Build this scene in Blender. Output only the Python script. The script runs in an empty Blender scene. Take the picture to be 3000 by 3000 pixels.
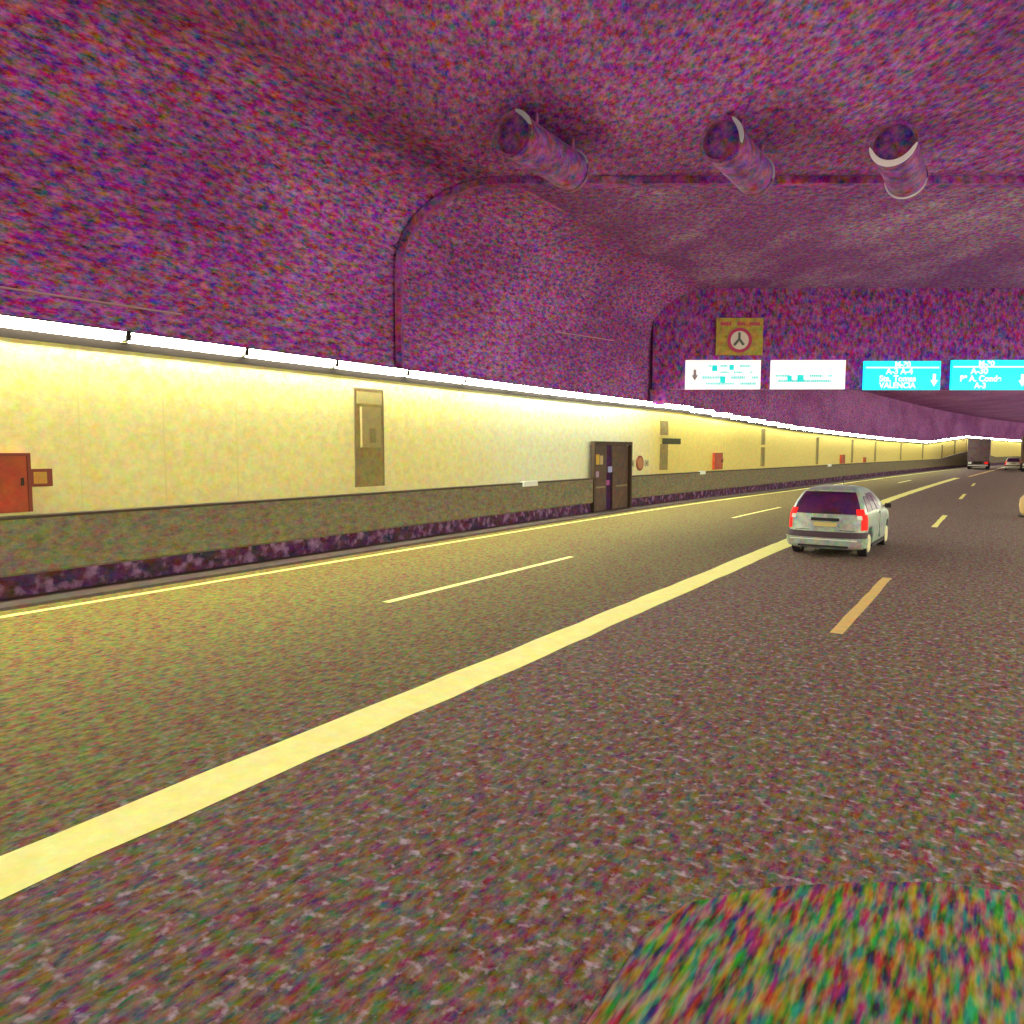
import bpy, bmesh, math, random
from mathutils import Vector, Matrix
random.seed(7)
R = math.radians
SC = bpy.context.scene
COL = SC.collection

# ------------------------------------------------------------------ camera
FPX = 2200.0                       # focal length in pixels of the 3000 px photograph
PITCH = math.atan(180 / FPX)       # looking slightly down
cd = bpy.data.cameras.new('camera'); cam = bpy.data.objects.new('camera', cd); COL.objects.link(cam)
cd.sensor_width = 36; cd.lens = 36 * FPX / 3000
cd.clip_start = 0.1; cd.clip_end = 2000
cam.location = (0, 0, 2.5); cam.rotation_euler = (R(90) - PITCH, 0, 0)
SC.camera = cam

# ------------------------------------------------------------------ world, exposure
w = bpy.data.worlds.new('World'); SC.world = w; w.use_nodes = True
nt = w.node_tree; nt.nodes.clear()
sky = nt.nodes.new('ShaderNodeTexSky'); sky.sky_type = 'NISHITA'; sky.sun_disc = False
sky.sun_elevation = R(12); sky.sun_rotation = R(200)
bg = nt.nodes.new('ShaderNodeBackground'); bg.inputs[1].default_value = 0.05
wo = nt.nodes.new('ShaderNodeOutputWorld')
nt.links.new(sky.outputs[0], bg.inputs[0]); nt.links.new(bg.outputs[0], wo.inputs[0])
SC.view_settings.view_transform = 'Standard'; SC.view_settings.look = 'None'
SC.view_settings.exposure = 0.0; SC.view_settings.gamma = 1
SC.cycles.use_denoising = True
SC.cycles.max_bounces = 8; SC.cycles.diffuse_bounces = 5
LAMP = 118.0                        # strength of the wall luminaires

# ------------------------------------------------------------------ road frame: x = across (right), y = along the road
TH = R(33.2)
def RW(s, l, z=0):                 # road frame -> world
    return Vector((s * math.sin(TH) + l * math.cos(TH), s * math.cos(TH) - l * math.sin(TH), z))
def interp(t, A, B):
    if t <= A[0]: return B[0]
    for i in range(len(A) - 1):
        if t <= A[i + 1]:
            return B[i] + (B[i + 1] - B[i]) * (t - A[i]) / (A[i + 1] - A[i])
    return B[-1]
SS = [-40, 25, 35, 50, 66, 82, 108, 130, 150, 163, 200, 260]
LL = [-13.4, -13.4, -13.0, -11.75, -10.65, -9.4, -7.1, -4.3, -.9, 1.8, 11, 30]
def lb(s):                         # barrier face (smoothed bend)
    return sum(interp(s + k * 1.5, SS, LL) for k in range(-3, 4)) / 7
def lr(s): return lb(s) + 21.4 if s > 60 else 8.9 + max(0, (lb(s) + 13.4) * .8)
def zst(s): return interp(s, [35, 52, 81, 103, 128, 165], [4.66, 4.12, 3.72, 3.6, 4.6, 4.35])   # top of the lamp line
def heading(s): return -(TH + math.atan2(lb(s + 1) - lb(s - 1), 2))

# ------------------------------------------------------------------ helpers
def tag(o, label=None, cat=None, group=None, kind=None):
    if label: o['label'] = label
    if cat: o['category'] = cat
    if group: o['group'] = group
    if kind: o['kind'] = kind
    return o
def link(name, bm, mat, parent=None, smooth=False, bevel=0):
    if bevel:
        es = [e for e in bm.edges if len(e.link_faces) == 2 and e.calc_face_angle(0) > .6]
        bmesh.ops.bevel(bm, geom=es, offset=bevel, segments=2, affect='EDGES', clamp_overlap=True)
    bmesh.ops.recalc_face_normals(bm, faces=bm.faces)
    me = bpy.data.meshes.new(name); bm.to_mesh(me); bm.free()
    if smooth:
        for p in me.polygons: p.use_smooth = True
    me.materials.append(mat)
    o = bpy.data.objects.new(name, me); COL.objects.link(o)
    if parent: o.parent = parent
    return o
def empty(name, loc, rz=0, **k):
    o = bpy.data.objects.new(name, None); COL.objects.link(o)
    o.location = loc; o.rotation_euler = (0, 0, rz); o.empty_display_size = .2
    return tag(o, **k)
def box(bm, x0, x1, y0, y1, z0, z1):
    v = [bm.verts.new(p) for p in ((x0,y0,z0),(x1,y0,z0),(x1,y1,z0),(x0,y1,z0),(x0,y0,z1),(x1,y0,z1),(x1,y1,z1),(x0,y1,z1))]
    for f in ((0,3,2,1),(4,5,6,7),(0,1,5,4),(1,2,6,5),(2,3,7,6),(3,0,4,7)): bm.faces.new([v[i] for i in f])
    return bm
def bx(*a): return box(bmesh.new(), *a)
def cyl(bm, p0, p1, r0, r1=None, n=24, cap=True):
    r1 = r0 if r1 is None else r1
    p0 = Vector(p0); p1 = Vector(p1); d = (p1 - p0).normalized()
    a = d.orthogonal().normalized(); b = d.cross(a)
    A = [bm.verts.new(p0 + (a * math.cos(t) + b * math.sin(t)) * r0) for t in [2*math.pi*i/n for i in range(n)]]
    B = [bm.verts.new(p1 + (a * math.cos(t) + b * math.sin(t)) * r1) for t in [2*math.pi*i/n for i in range(n)]]
    for i in range(n): bm.faces.new((A[i], A[(i+1)%n], B[(i+1)%n], B[i]))
    if cap: bm.faces.new(A[::-1]); bm.faces.new(B)
    return bm
def ring(bm, p0, p1, ro, ri, n=40):
    p0 = Vector(p0); p1 = Vector(p1); d = (p1 - p0).normalized()
    a = d.orthogonal().normalized(); b = d.cross(a)
    L = []
    for p, r in ((p0, ro), (p1, ro), (p1, ri), (p0, ri)):
        L.append([bm.verts.new(p + (a * math.cos(2*math.pi*i/n) + b * math.sin(2*math.pi*i/n)) * r) for i in range(n)])
    for k in range(4):
        A, B = L[k], L[(k+1) % 4]
        for i in range(n): bm.faces.new((A[i], A[(i+1)%n], B[(i+1)%n], B[i]))
    return bm
def poly(bm, pts, z0, z1):
    A = [bm.verts.new((x, y, z0)) for x, y in pts]; B = [bm.verts.new((x, y, z1)) for x, y in pts]; n = len(pts)
    for i in range(n): bm.faces.new((A[i], A[(i+1)%n], B[(i+1)%n], B[i]))
    bm.faces.new(A[::-1]); bm.faces.new(B); return bm
def sweep(name, prof, s0, s1, mat, lf=lb, side=1, step=2.0, parent=None):
    """closed profile [(d, z) or (d, fn(s))] swept along the road frame; d = distance out of the barrier face"""
    n = max(2, int((s1 - s0) / step)); bm = bmesh.new(); rows = []
    for i in range(n + 1):
        s = s0 + (s1 - s0) * i / n; row = []
        for d, z in prof:
            row.append(bm.verts.new((lf(s) + side * d, s, z(s) if callable(z) else z)))
        rows.append(row)
    m = len(prof)
    for i in range(n):
        for k in range(m):
            bm.faces.new((rows[i][k], rows[i][(k+1)%m], rows[i+1][(k+1)%m], rows[i+1][k]))
    bm.faces.new(rows[0][::-1]); bm.faces.new(rows[-1])
    o = link(name, bm, mat, parent)
    o.rotation_euler = (0, 0, -TH) if parent is None else (0, 0, 0)
    return o

# ------------------------------------------------------------------ materials
def base_mat(name):
    m = bpy.data.materials.new(name); m.use_nodes = True
    n = m.node_tree; return m, n, n.nodes['Principled BSDF']
def plain(name, col, rough=.5, metal=0, emit=0, ecol=None, spec=.5, coat=0):
    m, n, b = base_mat(name)
    b.inputs['Base Color'].default_value = (*col, 1); b.inputs['Roughness'].default_value = rough
    b.inputs['Metallic'].default_value = metal; b.inputs['Specular IOR Level'].default_value = spec
    b.inputs['Coat Weight'].default_value = coat
    if emit:
        b.inputs['Emission Color'].default_value = (*(ecol or col), 1); b.inputs['Emission Strength'].default_value = emit
    return m
def N(n, t, **k):
    x = n.nodes.new(t)
    for a, b in k.items(): setattr(x, a, b)
    return x
def mottled(name, col, amp=.5, scale=3, stretch=(1, .4, 1), rough=.8, detail=9, dr=.78, specks=None, spec=.3,
            colfn=None, bump=.0, emit=0, sx=None):
    """base colour broken up by coloured grain of all sizes (grime, aggregate, patchy paint)"""
    m, n, b = base_mat(name)
    tc = N(n, 'ShaderNodeTexCoord'); mp = N(n, 'ShaderNodeMapping'); mp.inputs['Scale'].default_value = stretch
    n.links.new(tc.outputs['Object'], mp.inputs[0])
    nz = N(n, 'ShaderNodeTexNoise'); nz.inputs['Scale'].default_value = scale
    nz.inputs['Detail'].default_value = detail; nz.inputs['Roughness'].default_value = dr
    n.links.new(mp.outputs[0], nz.inputs['Vector'])
    sub = N(n, 'ShaderNodeVectorMath', operation='SUBTRACT'); sub.inputs[1].default_value = (.5, .5, .5)
    n.links.new(nz.outputs['Color'], sub.inputs[0])
    mul = N(n, 'ShaderNodeVectorMath', operation='MULTIPLY')
    a = amp if isinstance(amp, tuple) else (amp,) * 3
    mul.inputs[1].default_value = tuple(6 * x for x in a)
    n.links.new(sub.outputs[0], mul.inputs[0])
    add = N(n, 'ShaderNodeVectorMath', operation='ADD'); add.inputs[1].default_value = (1, 1, 1)
    n.links.new(mul.outputs[0], add.inputs[0])
    mx = N(n, 'ShaderNodeVectorMath', operation='MAXIMUM'); mx.inputs[1].default_value = (.06, .06, .06)
    n.links.new(add.outputs[0], mx.inputs[0])
    fin = N(n, 'ShaderNodeVectorMath', operation='MULTIPLY')
    n.links.new(mx.outputs[0], fin.inputs[0])
    if colfn:
        n.links.new(colfn(n, tc), fin.inputs[1])
    else:
        fin.inputs[1].default_value = col
    out = fin.outputs[0]
    if specks:
        sc, th, sp = specks
        v = N(n, 'ShaderNodeTexNoise'); v.inputs['Scale'].default_value = sc; v.inputs['Detail'].default_value = 4
        n.links.new(tc.outputs['Object'], v.inputs['Vector'])
        r = N(n, 'ShaderNodeMapRange'); r.inputs['From Min'].default_value = th; r.inputs['From Max'].default_value = th + .2
        n.links.new(v.outputs['Fac'], r.inputs['Value'])
        mix = N(n, 'ShaderNodeMix', data_type='RGBA'); mix.inputs['B'].default_value = (*sp, 1)
        fac = r.outputs[0]
        if sx:
            q = N(n, 'ShaderNodeSeparateXYZ'); n.links.new(tc.outputs['Object'], q.inputs[0])
            q2 = N(n, 'ShaderNodeMapRange'); q2.inputs['From Min'].default_value = sx[0]; q2.inputs['From Max'].default_value = sx[1]; q2.inputs['To Min'].default_value = .15
            n.links.new(q.outputs[0], q2.inputs['Value'])
            q3 = N(n, 'ShaderNodeMath', operation='MULTIPLY'); n.links.new(fac, q3.inputs[0]); n.links.new(q2.outputs[0], q3.inputs[1]); fac = q3.outputs[0]
        n.links.new(fac, mix.inputs['Factor']); n.links.new(out, mix.inputs['A']); out = mix.outputs['Result']
    n.links.new(out, b.inputs['Base Color'])
    b.inputs['Roughness'].default_value = rough; b.inputs['Specular IOR Level'].default_value = spec
    if bump:
        bp = N(n, 'ShaderNodeBump'); bp.inputs['Strength'].default_value = bump; bp.inputs['Distance'].default_value = .02
        n.links.new(nz.outputs['Fac'], bp.inputs['Height']); n.links.new(bp.outputs[0], b.inputs['Normal'])
    if emit:
        n.links.new(out, b.inputs['Emission Color']); b.inputs['Emission Strength'].default_value = emit
    return m
def ramp_of(axis, stops, wobble=0):
    def fn(n, tc):
        sp = N(n, 'ShaderNodeSeparateXYZ'); n.links.new(tc.outputs['Object'], sp.inputs[0])
        lo, hi = stops[0][0], stops[-1][0]
        r = N(n, 'ShaderNodeMapRange'); r.inputs['From Min'].default_value = lo; r.inputs['From Max'].default_value = hi
        n.links.new(sp.outputs[axis], r.inputs['Value'])
        src = r.outputs[0]
        if wobble:
            q = N(n, 'ShaderNodeTexNoise'); q.inputs['Scale'].default_value = .35; q.inputs['Detail'].default_value = 3
            n.links.new(tc.outputs['Object'], q.inputs['Vector'])
            ma = N(n, 'ShaderNodeMath', operation='MULTIPLY_ADD'); ma.inputs[1].default_value = wobble
            n.links.new(q.outputs['Fac'], ma.inputs[0]); n.links.new(src, ma.inputs[2]); 
            mb = N(n, 'ShaderNodeMath', operation='SUBTRACT'); mb.inputs[1].default_value = wobble / 2
            n.links.new(ma.outputs[0], mb.inputs[0]); src = mb.outputs[0]
        cr = N(n, 'ShaderNodeValToRGB'); n.links.new(src, cr.inputs[0])
        e = cr.color_ramp.elements
        while len(e) < len(stops): e.new(.5)
        for k, (p, c) in enumerate(stops):
            e[k].position = (p - lo) / (hi - lo); e[k].color = (*c, 1)
        return cr.outputs[0]
    return fn

def patchy(ca, cb, scale, lo, hi, stretch=(1, .5, 1)):
    def fn(n, tc):
        mp = N(n, 'ShaderNodeMapping'); mp.inputs['Scale'].default_value = stretch; n.links.new(tc.outputs['Object'], mp.inputs[0])
        q = N(n, 'ShaderNodeTexNoise'); q.inputs['Scale'].default_value = scale; q.inputs['Detail'].default_value = 5; q.inputs['Roughness'].default_value = .62
        n.links.new(mp.outputs[0], q.inputs['Vector'])
        cr = N(n, 'ShaderNodeValToRGB'); n.links.new(q.outputs['Fac'], cr.inputs[0])
        e = cr.color_ramp.elements; e[0].position = lo; e[0].color = (*ca, 1); e[1].position = hi; e[1].color = (*cb, 1)
        return cr.outputs[0]
    return fn
M_ceil = mottled('ceiling_paint', None, (1.5, 2.2, 1.5), 7.5, (1, .5, 1), .9, colfn=patchy((.24, .058, .28), (.39, .12, .42), .30, .36, .62))
M_ceil2 = mottled('lit_bay_ceiling', None, (1.4, 2.0, 1.4), 7.5, (1, .7, 1), .9, colfn=patchy((.24, .065, .27), (.42, .22, .43), .26, .42, .66))  # bay between beam and bulkhead: its lit look painted in as paler patches
M_upper = mottled('upper_wall_paint', None, (1.6, 2.4, 1.7), 9.0, (1, .45, 1.2), .9, colfn=patchy((.25, .062, .26), (.39, .13, .41), .35, .36, .62))
M_beam = mottled('dark_beam_paint', (.30, .075, .32), (1.3, 1.8, 1.4), 4, (1, 1, 1), .9)
WALLC = ramp_of(1, [(-20, (.80, .73, .28)), (17, (.80, .73, .29)), (22, (.78, .80, .50)), (28, (.78, .80, .52)), (33, (.78, .65, .15)), (260, (.76, .62, .15))], .01)  # whiter green stretch paints a change of light colour into the wall
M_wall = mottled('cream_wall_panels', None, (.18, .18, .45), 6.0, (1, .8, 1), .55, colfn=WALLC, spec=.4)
M_seam = plain('panel_seam', (.76, .69, .27), .8)
M_bar = mottled('grey_green_concrete', (.21, .185, .125), (.75, .70, .9), 10, (1, .5, 1), .85, bump=.3)
M_lip = mottled('dark_concrete_lip', (.08, .055, .04), (.4, .4, .5), 6, (1, .5, 1), .85)
M_plinth = mottled('dark_mauve_plinth', (.075, .024, .07), (1.2, 1.3, 1.3), 5.0, (1, .55, 1), .9, dr=.75, specks=(4.5, .50, (.30, .17, .34)))  # dark mauve with paler flecks
M_kerb = mottled('kerb_concrete', (.085, .058, .045), (.5, .45, .5), 5, (1, .6, 1), .9)
ROADC = ramp_of(0, [(-14, (.20, .152, .034)), (-9, (.175, .135, .034)), (-5.6, (.14, .105, .042)), (-4.2, (.15, .098, .075)), (0, (.15, .10, .075)), (9, (.17, .13, .07))], .12)  # olive left side paints in the yellowish light of the wall lamps
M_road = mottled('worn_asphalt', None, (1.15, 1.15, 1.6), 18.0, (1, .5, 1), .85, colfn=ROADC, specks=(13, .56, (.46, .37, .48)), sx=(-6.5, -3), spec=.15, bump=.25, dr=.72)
M_patch = mottled('coarse_streaked_surface', (.16, .13, .07), (1.2, 1.1, 1.5), 26.0, (1, .2, 1), .85, detail=2, dr=.5, bump=.3)
M_line = mottled('cream_road_paint', (.90, .87, .24), (.10, .10, .3), 5, (1, 1, 1), .6)
M_line2 = mottled('worn_orange_road_paint', (.70, .50, .16), (.25, .25, .4), 6, (1, 1, 1), .6)
M_dark = plain('dark_rubber', (.02, .012, .02), .8)
M_lamp = plain('lamp_diffuser', (1, 1, 1), .4, emit=LAMP, ecol=(.98, 1.0, .80))
M_lampfar = plain('far_lamp_diffuser', (1, 1, 1), .4, emit=LAMP*.5, ecol=(.97, 1.0, .84))
M_hous = plain('lamp_housing', (.045, .035, .025), .7, spec=.2)
M_rail = plain('dark_service_rail', (.012, .008, .006), .8, spec=.1)
M_niche = mottled('grey_brown_niche', (.30, .235, .09), (.45, .45, .6), 4, (1, 1, 1), .8)
M_nframe = plain('niche_frame', (.24, .19, .10), .7)
M_nbox = mottled('cream_cabinet', (.40, .33, .13), (.2, .2, .3), 6, (1, 1, 1), .6)
M_red = mottled('orange_red_cabinet', (.42, .07, .022), (.35, .5, .5), 3, (1, 1, 1), .55)
M_redf = plain('cabinet_frame', (.22, .035, .015), .6)
M_orange = mottled('orange_box', (.60, .30, .05), (.3, .3, .3), 8, (1, 1, 1), .6)
M_doorf = mottled('door_frame_paint', (.07, .045, .03), (.4, .4, .4), 5, (1, 1, 1), .7)
M_leaf = mottled('brown_green_door', (.11, .065, .055), (.6, .55, .6), 4, (1, 1, 1), .7)
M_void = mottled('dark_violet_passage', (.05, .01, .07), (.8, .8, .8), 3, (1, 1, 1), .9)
M_yel = mottled('yellow_sheet', (.62, .40, .04), (.3, .3, .5), 5, (1, 1, 1), .6)
M_white = plain('white_plate', (.80, .84, .78), .5)
M_green = mottled('dark_green_sign', (.05, .055, .02), (.4, .4, .4), 6, (1, 1, 1), .6)
M_steel = plain('bright_steel', (.75, .72, .85), .25, metal=.6)
M_fan = mottled('fan_casing', (.26, .07, .28), (1.4, 1.9, 1.4), 4, (1, 1, 1), .6)
M_glint = plain('fan_rim', (.92, .92, .95), .25, metal=.2)

# ------------------------------------------------------------------ setting: ground, road
def sheet(name, pts, z, mat, kind='structure'):
    bm = bmesh.new(); bm.faces.new([bm.verts.new((l, s, z)) for s, l in pts])
    o = link(name, bm, mat); o.rotation_euler = (0, 0, -TH)
    if kind: o['kind'] = kind
    return o
sheet('ground', [(-400, -400), (-400, 400), (700, 400), (700, -400)], -.05, M_kerb)
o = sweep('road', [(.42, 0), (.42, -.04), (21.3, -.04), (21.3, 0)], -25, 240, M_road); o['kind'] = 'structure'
def band(name, lf, wd, s0, s1, mat, z=.004, step=.6):
    n = max(1, int((s1 - s0) / step)); bm = bmesh.new(); A = []; 
    for i in range(n + 1):
        s = s0 + (s1 - s0) * i / n
        j = [random.uniform(-1, 1) * min(.02, wd * .06) for _ in (0, 1)]
        A.append((bm.verts.new((lf(s) - wd/2 + j[0], s, z)), bm.verts.new((lf(s) + wd/2 + j[1], s, z))))
    for i in range(n): bm.faces.new((A[i][0], A[i][1], A[i+1][1], A[i+1][0]))
    o = link(name, bm, mat); o.rotation_euler = (0, 0, -TH); return tag(o, kind='structure')
def bend(s): return max(0, lb(s) + 13.4)
band('lane_line', lambda s: -4.84 + .62 * max(0, s - 42) ** 1.25 * .022, .50, -20, 80, M_line)
band('lane_line', lambda s: -2.9 + (s - 82) * .055, .28, 84, 150, M_line2)
band('edge_line', lambda s: -12.53 + bend(s) * .95, .16, -20, 150, M_line)
for k in range(-1, 4):
    band('lane_dash', lambda s: -8.45 + bend(s) * .6, .15, 9.1 + 18.7 * k, 15.5 + 18.7 * k, M_line)
    band('lane_dash', lambda s: -1.83, .17, 10.9 + 17.1 * k, 16.3 + 17.1 * k, M_line2 if k < 1 else M_line)
# coarse streaked patch around the camera car
pp = [(-3, -1.40), (2.8, -1.42), (3.45, -1.45), (3.85, -1.36), (4.12, -1.15), (4.34, -.92), (4.60, -.58), (4.82, -.25), (4.95, .1), (4.9, .5), (4.75, .9), (4.4, 1.25), (3.9, 1.42), (-3, 1.42)]
sheet('road_patch', pp, .004, M_patch)

# ------------------------------------------------------------------ tunnel walls, barrier, ceiling
ZC = 9.6
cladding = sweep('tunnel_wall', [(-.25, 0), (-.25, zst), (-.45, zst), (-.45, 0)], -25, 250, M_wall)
tag(cladding, 'long cream panelled side wall of the tunnel, bright under the lamp line', 'wall')
for s in [6.95, 8.55, 10.2] :
    ob = link('panel_seam', bx(-.2485, -.2445, s-.012, s+.012, 1.5, 4.3), M_seam, cladding)
    ob.location = (lb(s), 0, 0)
up = sweep('upper_wall', [(-.27, lambda s: zst(s)+.004), (-.27, 7.2)] + [(-.27 + 2.4*(1-math.cos(R(a))), 7.2 + 2.4*math.sin(R(a))) for a in range(10, 91, 10)] + [(2.2, 10.4), (-.6, 10.4), (-.6, lambda s: zst(s)+.004)], -25, 250, M_upper)
tag(up, 'dark purple side wall above the lamp line up to the ceiling', 'wall')
rail = sweep('service_rail', [(-.247, lambda s: zst(s)-.33), (-.215, lambda s: zst(s)-.33), (-.215, lambda s: zst(s)-.19), (-.247, lambda s: zst(s)-.19)], -25, 250, M_rail)
tag(rail, 'thin dark rail running along the wall right under the lamps', 'rail')
def barrier(name, s0, s1, label, rise=False):
    zt = (lambda s: 1.43 + interp(s, [110, 126, 136, 148], [0, .9, .9, 0])) if rise else (lambda s: 1.43)
    z2 = lambda s: zt(s) - .05
    r = empty(name, (0, 0, 0), -TH, label=label, cat='barrier')
    sweep('panel', [(-.235, .46), (-.235, z2), (0, z2), (0, .5), (-.04, .46)], s0, s1, M_bar, parent=r)
    sweep('top_lip', [(-.235, lambda s: z2(s)+.002), (-.235, zt), (.015, zt), (.015, lambda s: z2(s)+.002)], s0, s1, M_lip, parent=r)
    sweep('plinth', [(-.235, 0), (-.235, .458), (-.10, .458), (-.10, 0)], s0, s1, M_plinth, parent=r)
    return r
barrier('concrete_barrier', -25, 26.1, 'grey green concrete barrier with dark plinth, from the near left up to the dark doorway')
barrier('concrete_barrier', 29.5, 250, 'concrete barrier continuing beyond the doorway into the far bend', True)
o = sweep('kerb', [(-.098, 0), (-.098, .10), (.40, .05), (.42, 0)], -25, 240, M_kerb); o['kind'] = 'structure'
# right side: wall out of view; its lamp line is added as fill light
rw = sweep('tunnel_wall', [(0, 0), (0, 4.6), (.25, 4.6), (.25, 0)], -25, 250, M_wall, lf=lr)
tag(rw, 'cream side wall of the tunnel on the right, beyond the frame edge', 'wall')
ru = sweep('upper_wall', [(.03, 4.604), (.03, 10.4), (.25, 10.4), (.25, 4.604)], -25, 250, M_upper, lf=lr)
tag(ru, 'dark purple upper side wall on the right of the tunnel', 'wall')
# ceilings: the high near one, and the low one beyond the bulkhead; beams run across the view
def cbox(name, x0, x1, y0, y1, z0, z1, mat, parent=None):
    return link(name, bx(x0, x1, y0, y1, z0, z1), mat, parent)
o = cbox('ceiling', -50, 60, -25, 20.1, ZC, ZC+.3, M_ceil); o['kind'] = 'structure'
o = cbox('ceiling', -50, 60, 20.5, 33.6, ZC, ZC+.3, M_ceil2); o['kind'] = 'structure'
o = cbox('ceiling', -20, 190, 34.2, 260, 7.6, 7.9, M_ceil); o['kind'] = 'structure'
X22 = RW(0, 0).x
def wall_x(y):      # world x of the left upper wall at world y
    s = 0
    for _ in range(60): s = (y + (lb(s) - .25) * math.sin(TH)) / math.cos(TH)
    return RW(s, lb(s) - .25).x
x22 = wall_x(20.3); x36 = wall_x(33.9)
K = 1 / math.cos(TH)
bm = bmesh.new(); a_, b_ = [], []
line = [(-.0, 4.72)] + [((2.4*(1-math.cos(R(q))))*K, 7.2 + 2.4*math.sin(R(q))) for q in range(0, 91, 6)] + [(42, 9.6)]
inn = [(.16, 4.72)] + [(.16 + (2.4 - 2.4*math.cos(R(q)))*K*.96, 7.2 + 2.22*math.sin(R(q))) for q in range(0, 91, 6)] + [(42, 9.42)]
P_ = line + inn[::-1]
A = [bm.verts.new((x22 - .05 + x, 20.12, z)) for x, z in P_]; B = [bm.verts.new((x22 - .05 + x, 20.5, z)) for x, z in P_]
n = len(line); m = len(P_)
for k in range(m): bm.faces.new((A[k], A[(k+1) % m], B[(k+1) % m], B[k]))
for k in range(n - 1):
    for Q in (A, B): bm.faces.new((Q[k], Q[k+1], Q[m-2-k], Q[m-1-k]))
tag(link('ceiling_beam', bm, M_beam), 'shallow dark beam bending from the side wall across the ceiling by the fans', 'beam')
t = tag(cbox('bulkhead', x36 + .02, 60, 33.6, 34.2, 5.22, ZC+.05, mottled('bulkhead_paint', (.27, .065, .29), (1.5, 2.3, 1.6), 6, (1, 1, .7), .9)), 'deep dark purple bulkhead hanging from the ceiling, carrying the road signs', 'bulkhead')
t = tag(cbox('pilaster', x36 - .1, x36 + .6, 33.6, 34.2, 4.55, 5.218, M_beam), 'narrow dark pilaster under the left end of the bulkhead', 'pilaster')
# cables / conduits on the upper wall
def conduit(s0, s1, z0, z1, label):
    bm = bmesh.new(); cyl(bm, (lb(s0) - .23, s0, z0), (lb(s1) - .23, s1, z1), .018, n=8)
    o = link('conduit', bm, plain('conduit', (.5, .3, .36), .5)); o.rotation_euler = (0, 0, -TH); tag(o, label, 'conduit')
conduit(4.5, 9.0, 5.10, 5.16, 'thin pale conduit low on the dark upper wall, nearest the lamps at far left')
conduit(23.6, 28.2, 6.72, 6.95, 'thin pale pink conduit high on the upper wall left of the signs')

# ------------------------------------------------------------------ luminaires (one built, then copied)
def make_lamp():
    r = empty('wall_luminaire', (0, 0, 0), 0, label='white glowing tube luminaire in the line of lamps along the left wall', cat='lamp', group='luminaires in line along the left wall')
    L = 1.245
    bm = bmesh.new()                                  # housing: a back and a sloping hood
    prof = [(-.02, 0), (-.02, -.18), (0.0, -.18), (.03, -.01), (.17, -.01), (.17, .015), (0, .04)]
    A = [bm.verts.new((x, -L, z)) for x, z in prof]; B = [bm.verts.new((x, L, z)) for x, z in prof]; n = len(prof)
    for i in range(n): bm.faces.new((A[i], A[(i+1)%n], B[(i+1)%n], B[i]))
    bm.faces.new(A[::-1]); bm.faces.new(B); link('housing', bm, M_hous, r)
    bm = bmesh.new()
    prof = [(.035, -.015), (.165, -.015), (.150, -.06), (.012, -.17)]
    A = [bm.verts.new((x, -L+.018, z)) for x, z in prof]; B = [bm.verts.new((x, L-.018, z)) for x, z in prof]; n = 4
    for i in range(n): bm.faces.new((A[i], A[(i+1)%n], B[(i+1)%n], B[i]))
    bm.faces.new(A[::-1]); bm.faces.new(B); link('diffuser', bm, M_lamp, r)
    for y in (-L-.0, L-.015):
        link('end_cap', bx(-.0, .15, y, y+.015, -.15, -.012), M_hous, r)
    return r
lamp0 = make_lamp()
dim = [c for c in lamp0.children if c.name.startswith('diffuser')][0].data.copy(); dim.materials.clear(); dim.materials.append(M_lampfar)
def dim_lamp(r):
    for c in r.children:
        if c.name.startswith('diffuser'): c.data = dim
def dup(root):
    r = root.copy(); COL.objects.link(r)
    for ch in root.children:
        c = ch.copy(); COL.objects.link(c); c.parent = r
    return r
first = True
k = 0; s = -19.17
while s < 200:
    r = lamp0 if first else dup(lamp0); first = False
    if s > 42: dim_lamp(r)
    r.location = RW(s, lb(s) - .22, zst(s) - .005); r.rotation_euler = (0, 0, heading(s))
    s += 2.57
s = -19.17
while s < 200:  # lamp line out of view, added for general light
    if True:
        r = dup(lamp0); r['label'] = 'unseen white tube luminaire added along the right wall as fill light'; r['group'] = 'unseen fill luminaires added along the right wall'
        r.location = RW(s, lr(s) - .02, 4.59)
        r.rotation_euler = (0, 0, -(TH + math.atan2(lr(s+1) - lr(s-1), 2)) + math.pi)
    s += 2.57

# ------------------------------------------------------------------ things on the wall.  local x = out of the wall, y = along the road
def wall_empty(name, s, z, label, cat, group=None, off=-.25):
    return empty(name, RW(s, lb(s) + off, z), heading(s), label=label, cat=cat, group=group)
# first tall niche panel with a cabinet in it
r = wall_empty('niche_panel', 14.17, 1.58, 'tall grey brown wall panel holding a cream cabinet, left of the doorway', 'panel')
link('back', bx(0.002, .015, -.50, .50, 0, 2.45), M_niche, r)
for a in (-.53, .50): link('frame', bx(0.002, .03, a, a+.03, 0, 2.48), M_nframe, r)
link('frame', bx(0.002, .03, -.5, .5, 2.45, 2.50), M_nframe, r)
cb = link('cabinet', bx(.016, .10, -.34, .34, 1.0, 2.02), M_nbox, r, bevel=.01)
link('cabinet_door', bx(.101, .112, -.08, .14, 1.12, 1.48), M_niche, cb)
link('header', bx(.016, .04, -.44, .44, 2.1, 2.40), M_nbox, r)
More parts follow.
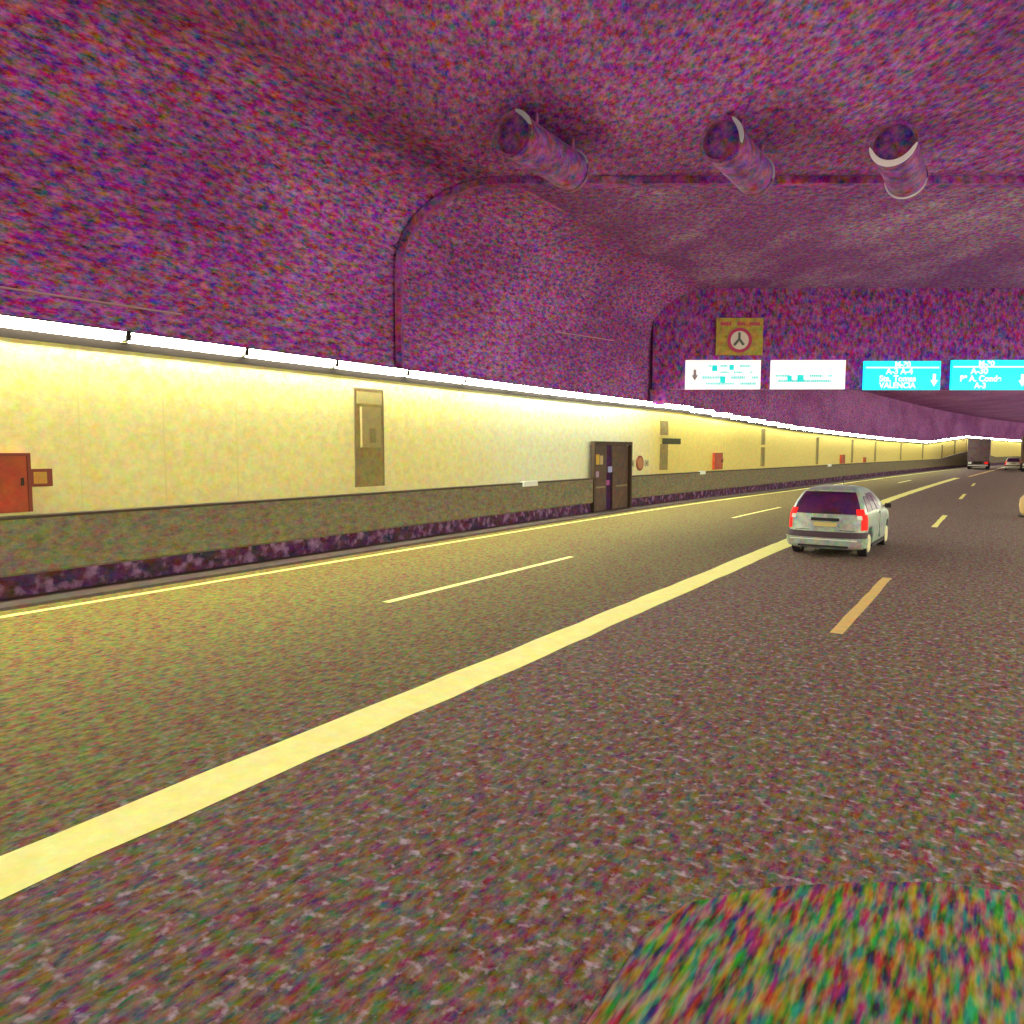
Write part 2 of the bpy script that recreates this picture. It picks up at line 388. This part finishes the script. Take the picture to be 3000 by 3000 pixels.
# second, slimmer: two pieces and a green sign
r = wall_empty('niche_panel', 33.2, 1.60, 'narrow grey panel in two pieces on the wall right of the round sign', 'panel')
link('lower_panel', bx(.002, .03, -.42, .42, 0, 1.22), M_niche, r)
link('upper_panel', bx(.002, .03, -.42, .42, 1.62, 2.28), M_niche, r)
r = wall_empty('exit_sign', 33.9, 2.80, 'small dark green sign projecting from the wall above the narrow panel', 'sign')
link('panel', bx(.06, .12, -.95, .95, 0, .27), M_green, r, bevel=.008)
for a in (-.6, .55): link('bracket', bx(.002, .06, a, a+.06, .08, .2), M_nframe, r)
# far slim posts
proto = None
for s, w_, h_ in [(46.5, .28, 2.25), (58.0, .26, 1.9), (68.3, .25, 1.85), (76.7, .22, 1.75), (88, .22, 1.7), (99.9, .25, 1.75), (112, .25, 1.7), (120, .4, 2.3), (128, .3, 2.5)]:
    if s < 47:
        r = wall_empty('wall_post', s, 1.55, 'slim grey brown post on the yellow wall with a gap halfway up', 'post')
        link('lower_panel', bx(.002, .05, -w_, w_, 0, 1.15), M_niche, r); link('upper_panel', bx(.002, .05, -w_, w_, 1.30, h_), M_niche, r)
        continue
    r = wall_empty('wall_post', s, 1.5, 'dark slim post panel on the far yellow wall', 'post', 'slim posts on the far wall')
    link('post_panel', bx(.002, .05, -w_, w_, 0, h_), M_niche, r); link('cap', bx(.002, .08, -w_-.03, w_+.03, h_, h_+.06), M_nframe, r)
# red hydrant cabinets
def cabinet(s, z, w_, h_, label, side, group=None, bx_on=True):
    r = wall_empty('hydrant_cabinet', s, z, label, 'cabinet', group)
    link('case', bx(.002, .14, -w_, w_, 0, h_), M_red, r, bevel=.01)
    link('door', bx(.141, .155, -w_+.06, w_-.06, .06, h_-.06), M_red, r, bevel=.004)
    f = bmesh.new(); box(f, .141, .165, w_-.055, w_, 0, h_); box(f, .141, .165, -w_, -w_+.055, 0, h_); box(f, .141, .165, -w_+.055, w_-.055, h_-.05, h_); link('door_frame', f, M_redf, r)
    link('handle', bx(.156, .18, w_-.16, w_-.12, h_*.45, h_*.58), M_hous, r)
    if bx_on:
        b = link('side_box', bx(.002, .10, w_, w_+side, h_*.42, h_*.42+side*.82), M_redf, r)
        link('window', bx(.101, .106, w_+.06, w_+side-.09, h_*.42+.05, h_*.42+side*.82-.05), M_orange, b)
cabinet(5.33, 1.49, .73, .97, 'large orange red hydrant cabinet at the left edge, small box on its side', .36)
cabinet(39.55, 1.50, .50, .88, 'dark red hydrant cabinet on the yellow wall, right of the green sign', .25)
cabinet(65.0, 1.46, .50, .70, 'small far red cabinet on the wall above the car roof', .2, bx_on=False)
cabinet(72.5, 1.46, .22, .45, 'tiny farthest red cabinet just right of the other far one', .2, bx_on=False)
# round sign and its two plates
r = wall_empty('round_sign', 30.72, 1.95, 'dark orange brown round sign on the wall right of the doorway', 'sign')
bm = bmesh.new(); cyl(bm, (.002, 0, 0), (.05, 0, 0), .33, n=40); link('disc', bm, M_redf, r)
bm = bmesh.new(); cyl(bm, (.051, 0, 0), (.056, 0, 0), .25, n=40); link('face', bm, plain('sign_face', (.42, .16, .03), .5), r)
for s, lab in ((30.0, 'small grey square plate left of the round sign'), (31.42, 'small grey square plate right of the round sign')):
    t = wall_empty('wall_plate', s, 1.80, lab, 'plate'); link('plate', bx(.002, .02, -.2, .2, 0, .28), plain('grey_plate', (.42, .40, .26), .6), t, bevel=.004)
    link('pictogram', bx(.021, .024, -.1, .1, .07, .2), M_niche, t)
# doorway with two leaves (y = along road, x out of the barrier face)
r = empty('doorway', RW(27.8, lb(27.8) + .01, 0), heading(27.8), label='dark emergency doorway breaking the barrier, with a yellow notice and double leaves', cat='doorway')
W_ = 1.66; H_ = 2.86
fr = bmesh.new(); box(fr, -.12, .03, -W_, -W_+.12, .05, H_); box(fr, -.12, .03, W_-.12, W_, .05, H_); box(fr, -.12, .03, -W_+.12, W_-.12, H_-.14, H_); link('frame', fr, M_doorf, r)
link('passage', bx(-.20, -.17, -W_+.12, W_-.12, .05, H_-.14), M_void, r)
lf = link('leaf', bx(-.16, -.10, -W_+.13, -.42, .08, H_-.16), M_leaf, r)
link('push_bar', bx(-.099, -.05, -W_+.3, -.6, 1.02, 1.08), M_nframe, lf)
lf2 = link('leaf', bx(-.16, -.10, .12, W_-.13, .08, H_-.16), M_leaf, r); link('push_bar', bx(-.099, -.05, .3, W_-.3, 1.02, 1.08), M_nframe, lf2)
link('notice', bx(-.095, -.085, -W_+.22, -W_+.62, 1.95, 2.35), M_yel, r)
link('notice', bx(-.095, -.085, -W_+.68, -W_+.92, 1.95, 2.30), plain('pale_notice', (.5, .38, .18), .6), r)
link('notice', bx(-.095, -.085, -W_+.30, -W_+.58, 1.45, 1.68), plain('lilac_notice', (.38, .25, .42), .6), r)
link('notice', bx(-.15, -.12, -.22, .20, 1.62, 1.86), plain('blue_notice', (.35, .38, .75), .5), r)
link('door_closer', bx(-.19, -.15, -.35, -.05, 1.1, 1.30), plain('magenta_box', (.35, .05, .30), .6), r)
link('threshold', bx(-.235, .03, -W_, W_, .0, .05), M_kerb, r)
# small unlit boxes on the barrier
for s, ln, lab in ((21.55, .45, 'white electrical box set into the top of the barrier left of the doorway'), (37.2, .30, 'small pale box on the barrier below the red cabinet'), (60.5, .45, 'pale green tinged box on the far barrier above the car')):
    t = empty('barrier_box', RW(s, lb(s) - .08, 1.30), heading(s), label=lab, cat='box')
    link('case', bx(0, .13, -ln, ln, 0, .17), M_white, t, bevel=.02); link('bracket', bx(-.12, 0, -.05, .05, .02, .10), M_hous, t)

# ------------------------------------------------------------------ jet fans under the ceiling (one built, then copied)
def arc(bm, y, w_, ro, ri, a0, a1, n=18):
    rows = []
    for i in range(n + 1):
        t = a0 + (a1 - a0) * i / n; k = math.sin(math.pi * i / n) ** .5 * .8 + .2
        r0 = ro; r1 = ro - (ro - ri) * k
        rows.append([bm.verts.new((r * math.cos(t), yy, r * math.sin(t) - .53)) for r, yy in ((r0, y), (r0, y + w_), (r1, y + w_), (r1, y))])
    for i in range(n):
        for k in range(4): bm.faces.new((rows[i][k], rows[i][(k+1)%4], rows[i+1][(k+1)%4], rows[i+1][k]))
    bm.faces.new(rows[0][::-1]); bm.faces.new(rows[-1]); return bm
def make_fan(loc, label, a0, a1, glintmat, dep=.10):
    r = empty('jet_fan', loc, -TH, label=label, cat='fan', group='jet fans under the ceiling')
    L = 1.2
    bm = bmesh.new(); ring(bm, (0, -L, -.53), (0, L, -.53), .44, .40); link('casing', bm, M_fan, r)
    for y in (-L - .1, L):
        bm = bmesh.new(); ring(bm, (0, y, -.53), (0, y + .1, -.53), .47, .40); rm = link('rim', bm, M_fan, r)
        link('glint_arc', arc(bmesh.new(), y - .03, .028, .475, .475 - dep, R(a0), R(a1)), glintmat, rm)  # pale partial arc modelled as the glint on the rim
    bm = bmesh.new(); cyl(bm, (0, -.8, -.53), (0, .8, -.53), .16); link('hub', bm, M_dark, r)
    for y in (-L + .05, L - .09): link('grille', cyl(bmesh.new(), (0, y, -.53), (0, y + .04, -.53), .398, n=32), M_fan, r)
    bm = bmesh.new()
    for k in range(8):
        a = 2*math.pi*k/8; b = a + .35
        v = [(math.cos(a)*.16, -.1, math.sin(a)*.16-.53), (math.cos(a)*.39, -.12, math.sin(a)*.39-.53), (math.cos(b)*.39, .05, math.sin(b)*.39-.53), (math.cos(b)*.16, .05, math.sin(b)*.16-.53)]
        A = [bm.verts.new(p) for p in v]; B = [bm.verts.new((p[0], p[1]+.02, p[2])) for p in v]
        bm.faces.new(A); bm.faces.new(B[::-1])
        for i in range(4): bm.faces.new((A[i], B[i], B[(i+1)%4], A[(i+1)%4]))
    link('blades', bm, M_dark, r)
    for y in (-.8, .8):
        link('hanger', bx(-.30, -.26, y-.04, y+.04, -.2, 0), M_beam, r); link('hanger', bx(.26, .30, y-.04, y+.04, -.2, 0), M_beam, r)
M_glint = plain('fan_glint', (.95, .92, .98), .4); M_glint2 = plain('dull_blue_glint', (.50, .55, .66), .5)  # pale colours for the glints painted on the fan rims
make_fan((.72, 17.3, ZC), 'jet fan with dull blue painted glints under the ceiling, leftmost of the three', 10, 80, M_glint2)
make_fan((5.15, 17.6, ZC), 'jet fan with dull blue painted glints under the ceiling, middle of the three', -20, 60, M_glint2)
make_fan((8.9, 17.8, ZC), 'jet fan with the brightest curved white painted glints, rightmost of the three', 180, 350, M_glint, .13)

# ------------------------------------------------------------------ signs on the bulkhead (face -Y)
YS = 33.4; KS = YS / 40.0
M_sw = plain('lit_white_panel', (.8, .8, .8), .5, emit=.7, ecol=(1, .99, 1))
M_sc = plain('lit_cyan_panel', (0, .7, .75), .5, emit=1.0, ecol=(0, 1.0, 1.0))
M_tc = plain('cyan_marks', (.0, .30, .30), .5, emit=.6, ecol=(0, 1.0, .95))
M_tc2 = plain('pale_cyan_marks', (.10, .30, .30), .5, emit=.6, ecol=(.22, .95, .9))
M_tw = plain('pale_letters', (.75, .9, .85), .5, emit=.85, ecol=(.68, 1.0, .93))
M_ink = plain('grey_violet_ink', (.40, .33, .40), .6)
def zz(h): return 2.5 + (h - 2.5) * KS
def sign_root(name, x0, x1, z0, z1, label, panelmat):
    X0, X1, Z0, Z1 = x0*KS, x1*KS, zz(z0), zz(z1)
    r = empty(name, (X0, YS, Z0), 0, label=label, cat='road sign', group='road signs hung in a row' if name == 'overhead_sign' else None)
    W, H = X1-X0, Z1-Z0
    link('panel', bx(0, W, 0, .12, 0, H), panelmat, r, bevel=.015)
    for x in (W*.22, W*.78): link('bracket', bx(x-.04, x+.04, .121, .26, .1, H + .55), M_beam, r)
    return r, W, H
def slab(name, r, x0, x1, z0, z1, mat, d=.012):
    bm = bmesh.new(); 
    link(name, bx(x0, x1, -d, -.002, z0, z1), mat, r)
def marks(r, W, H, rows, mat, name='text_row'):
    """one mesh for each row of illegible writing: rounded bars of uneven length"""
    for (zc, hh, bars) in rows:
        bm = bmesh.new()
        for a, b in bars:
            x = a
            while x < b - .004:
                e = min(b, x + random.uniform(.018, .034))
                hj = hh * random.uniform(.72, 1.05)
                box(bm, x*W, (e-.006)*W, -.012, -.002, (zc-hj/2)*H, (zc+hj/2)*H); x = e
        link(name, bm, mat, r)
def text(r, s, x, z, size, mat, ext=.006):
    c = bpy.data.curves.new('t', 'FONT'); c.body = s; c.size = size; c.extrude = ext; c.align_x = 'CENTER'
    c.offset = .012
    tmp = bpy.data.objects.new('t', c); COL.objects.link(tmp)
    dg = bpy.context.evaluated_depsgraph_get(); me = bpy.data.meshes.new_from_object(tmp.evaluated_get(dg))
    bpy.data.objects.remove(tmp); bpy.data.curves.remove(c)
    me.materials.clear(); me.materials.append(mat)
    me.transform(Matrix.Rotation(R(90), 4, 'X')); me.transform(Matrix.Translation((x, -.010, z)))
    o = bpy.data.objects.new('text_row', me); COL.objects.link(o); o.parent = r; return o
def arrow(r, x, z, k, mat):
    bm = bmesh.new(); P = [(-.10,.0),(-.04,.0),(-.04,.16),(.04,.16),(.04,0),(.10,0),(0,-.16)]
    A = [bm.verts.new((x+p[0]*k, -.014, z+p[1]*k)) for p in P]; B = [bm.verts.new((x+p[0]*k, -.002, z+p[1]*k)) for p in P]
    for i in range(len(P)): bm.faces.new((A[i], A[(i+1)%7], B[(i+1)%7], B[i]))
    bm.faces.new(A[::-1]); bm.faces.new(B); link('arrow', bm, mat, r)
r, W, H = sign_root('overhead_sign', 9.15, 13.09, 5.73, 7.24, 'white lit overhead sign with four rows of cyan writing and a grey arrow', M_sw)
marks(r, W, H, [(.80, .085, [(.30, .35), (.46, .56), (.72, .87)]), (.58, .07, [(.46, .58), (.64, .76), (.86, .90)]), (.40, .10, [(.22, .52), (.60, .80), (.88, .97)]), (.19, .09, [(.27, .66), (.72, .95)])], M_tc2)
for p in ((.35, .62, .42, .82), (.58, .66, .64, .84), (.46, .22, .53, .44)):
    slab('symbol', r, p[0]*W, p[2]*W, p[1]*H, p[3]*H, M_tc, .016)
arrow(r, .12*W, .48*H, 1.5, M_ink)
r, W, H = sign_root('overhead_sign', 13.64, 17.55, 5.73, 7.24, 'white lit overhead sign, blank above two rows of cyan writing, second from left', M_sw)
marks(r, W, H, [(.46, .09, [(.06, .26), (.52, .70), (.77, .83)]), (.28, .10, [(.10, .82)])], M_tc2)
for p in ((.22, .27, .28, .46), (.355, .26, .44, .49)):
    slab('symbol', r, p[0]*W, p[2]*W, p[1]*H, p[3]*H, M_tc, .016)
r, W, H = sign_root('overhead_sign', 18.54, 22.56, 5.69, 7.19, 'cyan lit overhead sign with M-30 heading and four rows of pale writing, third from left', M_sc)
slab('header_line', r, .02*W, .98*W, .75*H, .80*H, M_tw, .008)
text(r, 'M-30', .50*W, .80*H, .33, M_tw); text(r, 'A-3 A-4', .46*W, .55*H, .36, M_tw); text(r, 'Sta. Tomas', .44*W, .30*H, .36, M_tw); text(r, 'VALENCIA', .44*W, .07*H, .34, M_tw)
arrow(r, .92*W, .34*H, 1.7, M_tw)
r, W, H = sign_root('overhead_sign', 23.15, 27.17, 5.69, 7.24, 'cyan lit overhead sign with a dotted M-30 heading, at the right edge of the photo', M_sc)
slab('header_line', r, .02*W, .98*W, .75*H, .80*H, M_tw, .008)
text(r, 'M-30', .45*W, .80*H, .33, M_tw); text(r, 'A-30', .36*W, .54*H, .38, M_tw); text(r, 'Pº A. Conde', .38*W, .29*H, .36, M_tw); text(r, 'A-3', .38*W, .06*H, .34, M_tw)
arrow(r, .93*W, .32*H, 1.7, M_tw)
# yellow square sign above
r, W, H = sign_root('hanging_sign', 10.72, 13.16, 7.50, 9.42, 'square yellow ochre sign with a red ringed round symbol, above the leftmost white sign', mottled('ochre_panel', (.38, .27, .05), (.7, .6, .8), 4, (1, 1, 1), .6, emit=.12))
M_rr = plain('red_ring', (.35, .02, .08), .6, emit=.25)
bm = bmesh.new(); ring(bm, (W*.50, -.03, H*.40), (W*.50, -.002, H*.40), .54, .40); link('ring', bm, M_rr, r)
bm = bmesh.new(); cyl(bm, (W*.50, -.02, H*.40), (W*.50, -.002, H*.40), .398, n=40); link('disc', bm, plain('sign_disc', (.5, .42, .34), .6, emit=.3), r)
bm = bmesh.new()
for a, b in (((-.02, .33), (-.02, .02)), ((-.02, .04), (-.24, -.22)), ((-.02, .04), (.18, -.20))):
    cyl(bm, (W*.5+a[0], -.035, H*.40+a[1]), (W*.5+b[0], -.035, H*.40+b[1]), .055, n=8)
link('symbol', bm, plain('symbol_ink', (.12, .15, .13), .6), r)
marks(r, W, H, [(.84, .10, [(.08, .32), (.44, .62), (.70, .93)])], M_rr)

# ------------------------------------------------------------------ vehicles
ZK = [.20, .30, .48, .60, .75, .90, 1.00, 1.05, 1.25, 1.42, 1.51, 1.58, 1.62, 1.64]
YRk = [-2.08, -2.14, -2.16, -2.11, -2.06, -2.03, -2.01, -1.99, -1.86, -1.70, -1.58, -1.38, -1.12, -.90]
YFk = [2.08, 2.15, 2.15, 2.12, 2.06, 1.92, 1.55, 1.25, .85, .50, .25, -.02, -.25, -.45]
WDk = [.80, .85, .875, .87, .875, .87, .855, .84, .775, .69, .63, .55, .44, .30]
UV = [(0, 0), (.35, .004), (.62, .013), (.78, .024), (.88, .038), (.95, .058), (.985, .085), (1, .125), (1, .20), (1, .31), (1, .335), (1, .50), (1, .53), (1, .70), (1, .735), (.99, .86), (.95, .93), (.86, .97), (.6, .992), (.3, .998), (0, 1)]
def cpt(z, idx, off=0):
    sgn = 1
    n = len(UV)
    if idx < 0: sgn = -1; idx = -idx
    yr, yf, wd = interp(z, ZK, YRk), interp(z, ZK, YFk), interp(z, ZK, WDk)
    v, u = UV[idx]
    x = sgn * v * (wd + off); y = (yr - off) + (yf + off - yr + off) * u
    return (x, y, z)
NU = len(UV)
RINGS = sorted(set(ZK + [.25, .39, .54, .67, .82, .95, 1.15, 1.34, 1.47, 1.55, 1.60]))
order = list(range(0, NU)) + [-i for i in range(NU - 2, 0, -1)]
def patch(bm, z0, z1, i0, i1, off, th=.02, nz=6):
    idx = list(range(i0, i1 + 1)); g = []
    for o_ in (off, off - th):
        g.append([[bm.verts.new(cpt(z0 + (z1 - z0) * k / nz, i, o_)) for i in idx] for k in range(nz + 1)])
    m = len(idx)
    for k in range(nz):
        for j in range(m - 1):
            for q in (0, 1): bm.faces.new((g[q][k][j], g[q][k][j+1], g[q][k+1][j+1], g[q][k+1][j]))
    for j in range(m - 1):
        for k in (0, nz): bm.faces.new((g[0][k][j], g[0][k][j+1], g[1][k][j+1], g[1][k][j]))
    for k in range(nz):
        for j in (0, m - 1): bm.faces.new((g[0][k][j], g[0][k+1][j], g[1][k+1][j], g[1][k][j]))
    return bm
def make_car(name, loc, rz, label, paint, M_glass, M_tail):
    r = empty(name, loc, rz, label=label, cat='car')
    bm = bmesh.new(); rows = []
    for z in RINGS: rows.append([bm.verts.new(cpt(z, i)) for i in order])
    n = len(order)
    for k in range(len(RINGS) - 1):
        for j in range(n): bm.faces.new((rows[k][j], rows[k][(j+1)%n], rows[k+1][(j+1)%n], rows[k+1][j]))
    bm.faces.new(rows[0][::-1]); bm.faces.new(rows[-1])
    body = link('body', bm, paint, r, smooth=True)
    cut = bmesh.new()
    for y in (-1.33, 1.29):
        for sx in (-1, 1): cyl(cut, (sx*.62, y, .34), (sx*1.1, y, .34), .37, n=28)
    c = link('cutter', cut, M_dark); 
    md = body.modifiers.new('b', 'BOOLEAN'); md.object = c; md.operation = 'DIFFERENCE'; md.solver = 'EXACT'
    body.parent = None
    dg = bpy.context.evaluated_depsgraph_get(); me = bpy.data.meshes.new_from_object(body.evaluated_get(dg))
    body.modifiers.clear(); body.data = me; body.parent = r; bpy.data.objects.remove(c)
    me.materials.clear(); me.materials.append(paint)
    # glazing and trim, each lying on the body
    link('rear_window', patch(bmesh.new(), 1.02, 1.515, -4, 4, .010), M_glass, r, smooth=False)
    link('windscreen', patch(bmesh.new(), 1.07, 1.50, 17, 20, .010), M_glass, r)
    bm = bmesh.new(); patch(bm, 1.07, 1.50, -20, -17, .010); link('windscreen', bm, M_glass, r)
    for sg in (1, -1):
        for a, b in ((7, 9), (10, 11), (12, 13)):
            i0, i1 = (a, b) if sg > 0 else (-b, -a)
            link('side_window', patch(bmesh.new(), 1.06, 1.47 if a > 7 else 1.42, i0, i1, .010), M_glass, r)
        i0, i1 = (4, 6) if sg > 0 else (-6, -4)
        tl = link('taillight', patch(bmesh.new(), .66, 1.02, i0, i1, .022, .03), M_tail, r)
        link('upper_lens', patch(bmesh.new(), 1.0, 1.14, *((3, 5) if sg > 0 else (-5, -3)), .024, .03), M_tail, tl)
        link('reversing_lens', patch(bmesh.new(), .90, .99, *((3, 4) if sg > 0 else (-4, -3)), .026, .03), M_white, tl)
        link('door_seam', patch(bmesh.new(), .32, 1.05, *((10, 10+1) if sg > 0 else (-11, -10)), .002, .001) if False else bx(sg*.862, sg*.878, -.02, -.005, .35, 1.0), M_dark, r)
        m_ = link('mirror', bx(sg*.86 if sg > 0 else -1.0, 1.0 if sg > 0 else -.86, .80, .88, 1.03, 1.14), M_dark, r, bevel=.03)
        link('door_handle', bx(min(sg*.868, sg*.892), max(sg*.868, sg*.892), -.35, -.18, .90, .93), paint, r)
        link('sill', bx(min(sg*.80, sg*.865), max(sg*.80, sg*.865), -.93, .90, .19, .27), M_dark, r)
        for y in (-1.33, 1.29):
            bm = bmesh.new(); cyl(bm, (sg*.64, y, .31), (sg*.84, y, .31), .31, n=32)
            t_ = link('wheel', bm, M_dark, r)
            bm = bmesh.new(); cyl(bm, (sg*.841, y, .31), (sg*.862, y, .31), .215, .19, n=32); link('hubcap', bm, plain('hubcap', (.75, .68, .40), .4), t_)
    link('bumper', patch(bmesh.new(), .24, .47, -6, 6, .060, .07), paint, r, smooth=False)
    link('bumper_strip', patch(bmesh.new(), .475, .61, -6, 6, .035, .05), plain('bumper_strip', (.05, .025, .04), .7), r)
    link('tailgate_recess', bx(-.30, .32, -2.085, -2.06, .86, .93), M_dark, r)
    link('number_plate', bx(-.24, .27, -2.105, -2.07, .73, .83), plain('plate_yellow', (.58, .48, .18), .5), r)
    link('tailgate_seam', bx(-.66, .66, -2.075, -2.058, .640, .652), M_dark, r)
    link('bumper_highlight', bx(-.74, .74, -2.222, -2.20, .425, .445), M_white, r)  # white strip paints a highlight along the bumper
    link('bumper_slot', bx(-.55, .55, -2.212, -2.19, .255, .30), M_dark, r)
    link('badge', cyl(bmesh.new(), (0, -2.06, .97), (0, -2.045, .97), .04, n=16), M_steel, r)
    link('wiper', bx(-.05, .35, -2.02, -1.99, 1.055, 1.075), M_dark, r)
    link('exhaust', cyl(bmesh.new(), (-.5, -2.15, .20), (-.5, -1.8, .20), .03, n=10), M_hous, r)
    link('roof_spoiler', bx(-.48, .48, -1.66, -1.48, 1.53, 1.555), paint, r, bevel=.012)
    link('antenna', cyl(bmesh.new(), (0, .0, 1.63), (0, -.12, 1.80), .006, n=6), M_dark, r)
    return r
M_glassp = mottled('violet_dark_glass', (.07, .012, .075), (.8, .8, .8), 3, (1, 1, 1), .4, spec=.4)
M_silver = mottled('silver_green_paint', (.33, .39, .33), (.7, .6, .7), 6, (1, 1, 1), .35, spec=.6)
M_tailp = plain('red_lens', (.80, .012, .01), .6, spec=.1, emit=.55, ecol=(1, .03, .02))
p = RW(20.75, -3.42)
make_car('parked_car' if False else 'car', p, -R(34.5), 'silver green compact family car with red taillights, driving ahead beside the thick cream line', M_silver, M_glassp, M_tailp)
p = RW(119, .95)
make_car('car', p, -R(33), 'small distant white car at the far right, next to the dark truck', plain('white_paint', (.85, .82, .62), .4), M_glassp, M_tailp)
def make_truck(p, rz, label, bodymat, W=2.5, H=4.3, L=9):
    r = empty('truck', p, rz, label=label, cat='truck'); h = W/2
    b = link('cargo_box', bx(-h, h, 0, L, 1.05, H), bodymat, r, bevel=.04)
    link('rear_door', bx(-h+.08, -.015, -.03, -.002, 1.15, H-.12), bodymat, r); link('rear_door', bx(.015, h-.08, -.03, -.002, 1.15, H-.12), bodymat, r)
    link('chassis', bx(-.45, .45, .1, L+2, .7, 1.048), M_hous, r)
    link('cab', bx(-h+.05, h-.05, L+.3, L+2.3, .6, 3.1), bodymat, r, bevel=.12)
    link('underride_bar', bx(-h+.1, h-.1, -.05, .05, .45, .60), plain('bar_white', (.6, .6, .5), .5), r)
    for sx, m_ in ((-1, M_white), (1, M_tailp)):
        link('taillight', bx(sx*(h-.32)-.2, sx*(h-.32)+.2, -.07, -.02, .72, 1.0), m_, r)
    for y in (1.6, 2.9, L+1.2):
        for sx in (-1, 1):
            wl = link('wheel', cyl(bmesh.new(), (sx*(h-.35), y, .5), (sx*(h-.03), y, .5), .5, n=28), M_dark, r)
            link('hub', cyl(bmesh.new(), (sx*(h-.029), y, .5), (sx*(h-.0), y, .5), .22, n=20), M_hous, wl)
M_tr1 = mottled('dull_mauve_truck_paint', (.16, .105, .11), (.5, .5, .6), 2, (1, 1, 1), .7)
M_tr2 = mottled('dark_brown_truck_paint', (.14, .07, .04), (.5, .5, .6), 2, (1, 1, 1), .7)
make_truck(RW(118, -2.95), -TH, 'dull mauve grey box truck far ahead, in front of the yellow wall', M_tr1, H=4.1)
make_truck(RW(107, 2.95), -TH, 'dark brown box truck cut by the right edge of the photo', M_tr2, H=4.2)
# amber drum at the right edge
q = RW(34.3, .93)
r = empty('traffic_drum', q, 0, label='pale orange rounded traffic drum cut by the right edge, near lane', cat='traffic drum')
bm = bmesh.new(); prev = None; pr = [(.28, .06), (.36, .2), (.40, .45), (.38, .68), (.26, .84), (.10, .87)]
rows = [[bm.verts.new((a*math.cos(2*math.pi*i/28), a*math.sin(2*math.pi*i/28), z)) for i in range(28)] for a, z in pr]
for k in range(len(pr)-1):
    for i in range(28): bm.faces.new((rows[k][i], rows[k][(i+1)%28], rows[k+1][(i+1)%28], rows[k+1][i]))
bm.faces.new(rows[0][::-1]); bm.faces.new(rows[-1]); link('shell', bm, plain('amber_plastic', (.85, .58, .22), .5), r, smooth=True)
link('foot', cyl(bmesh.new(), (0, 0, .004), (0, 0, .06), .42, n=28), M_dark, r)
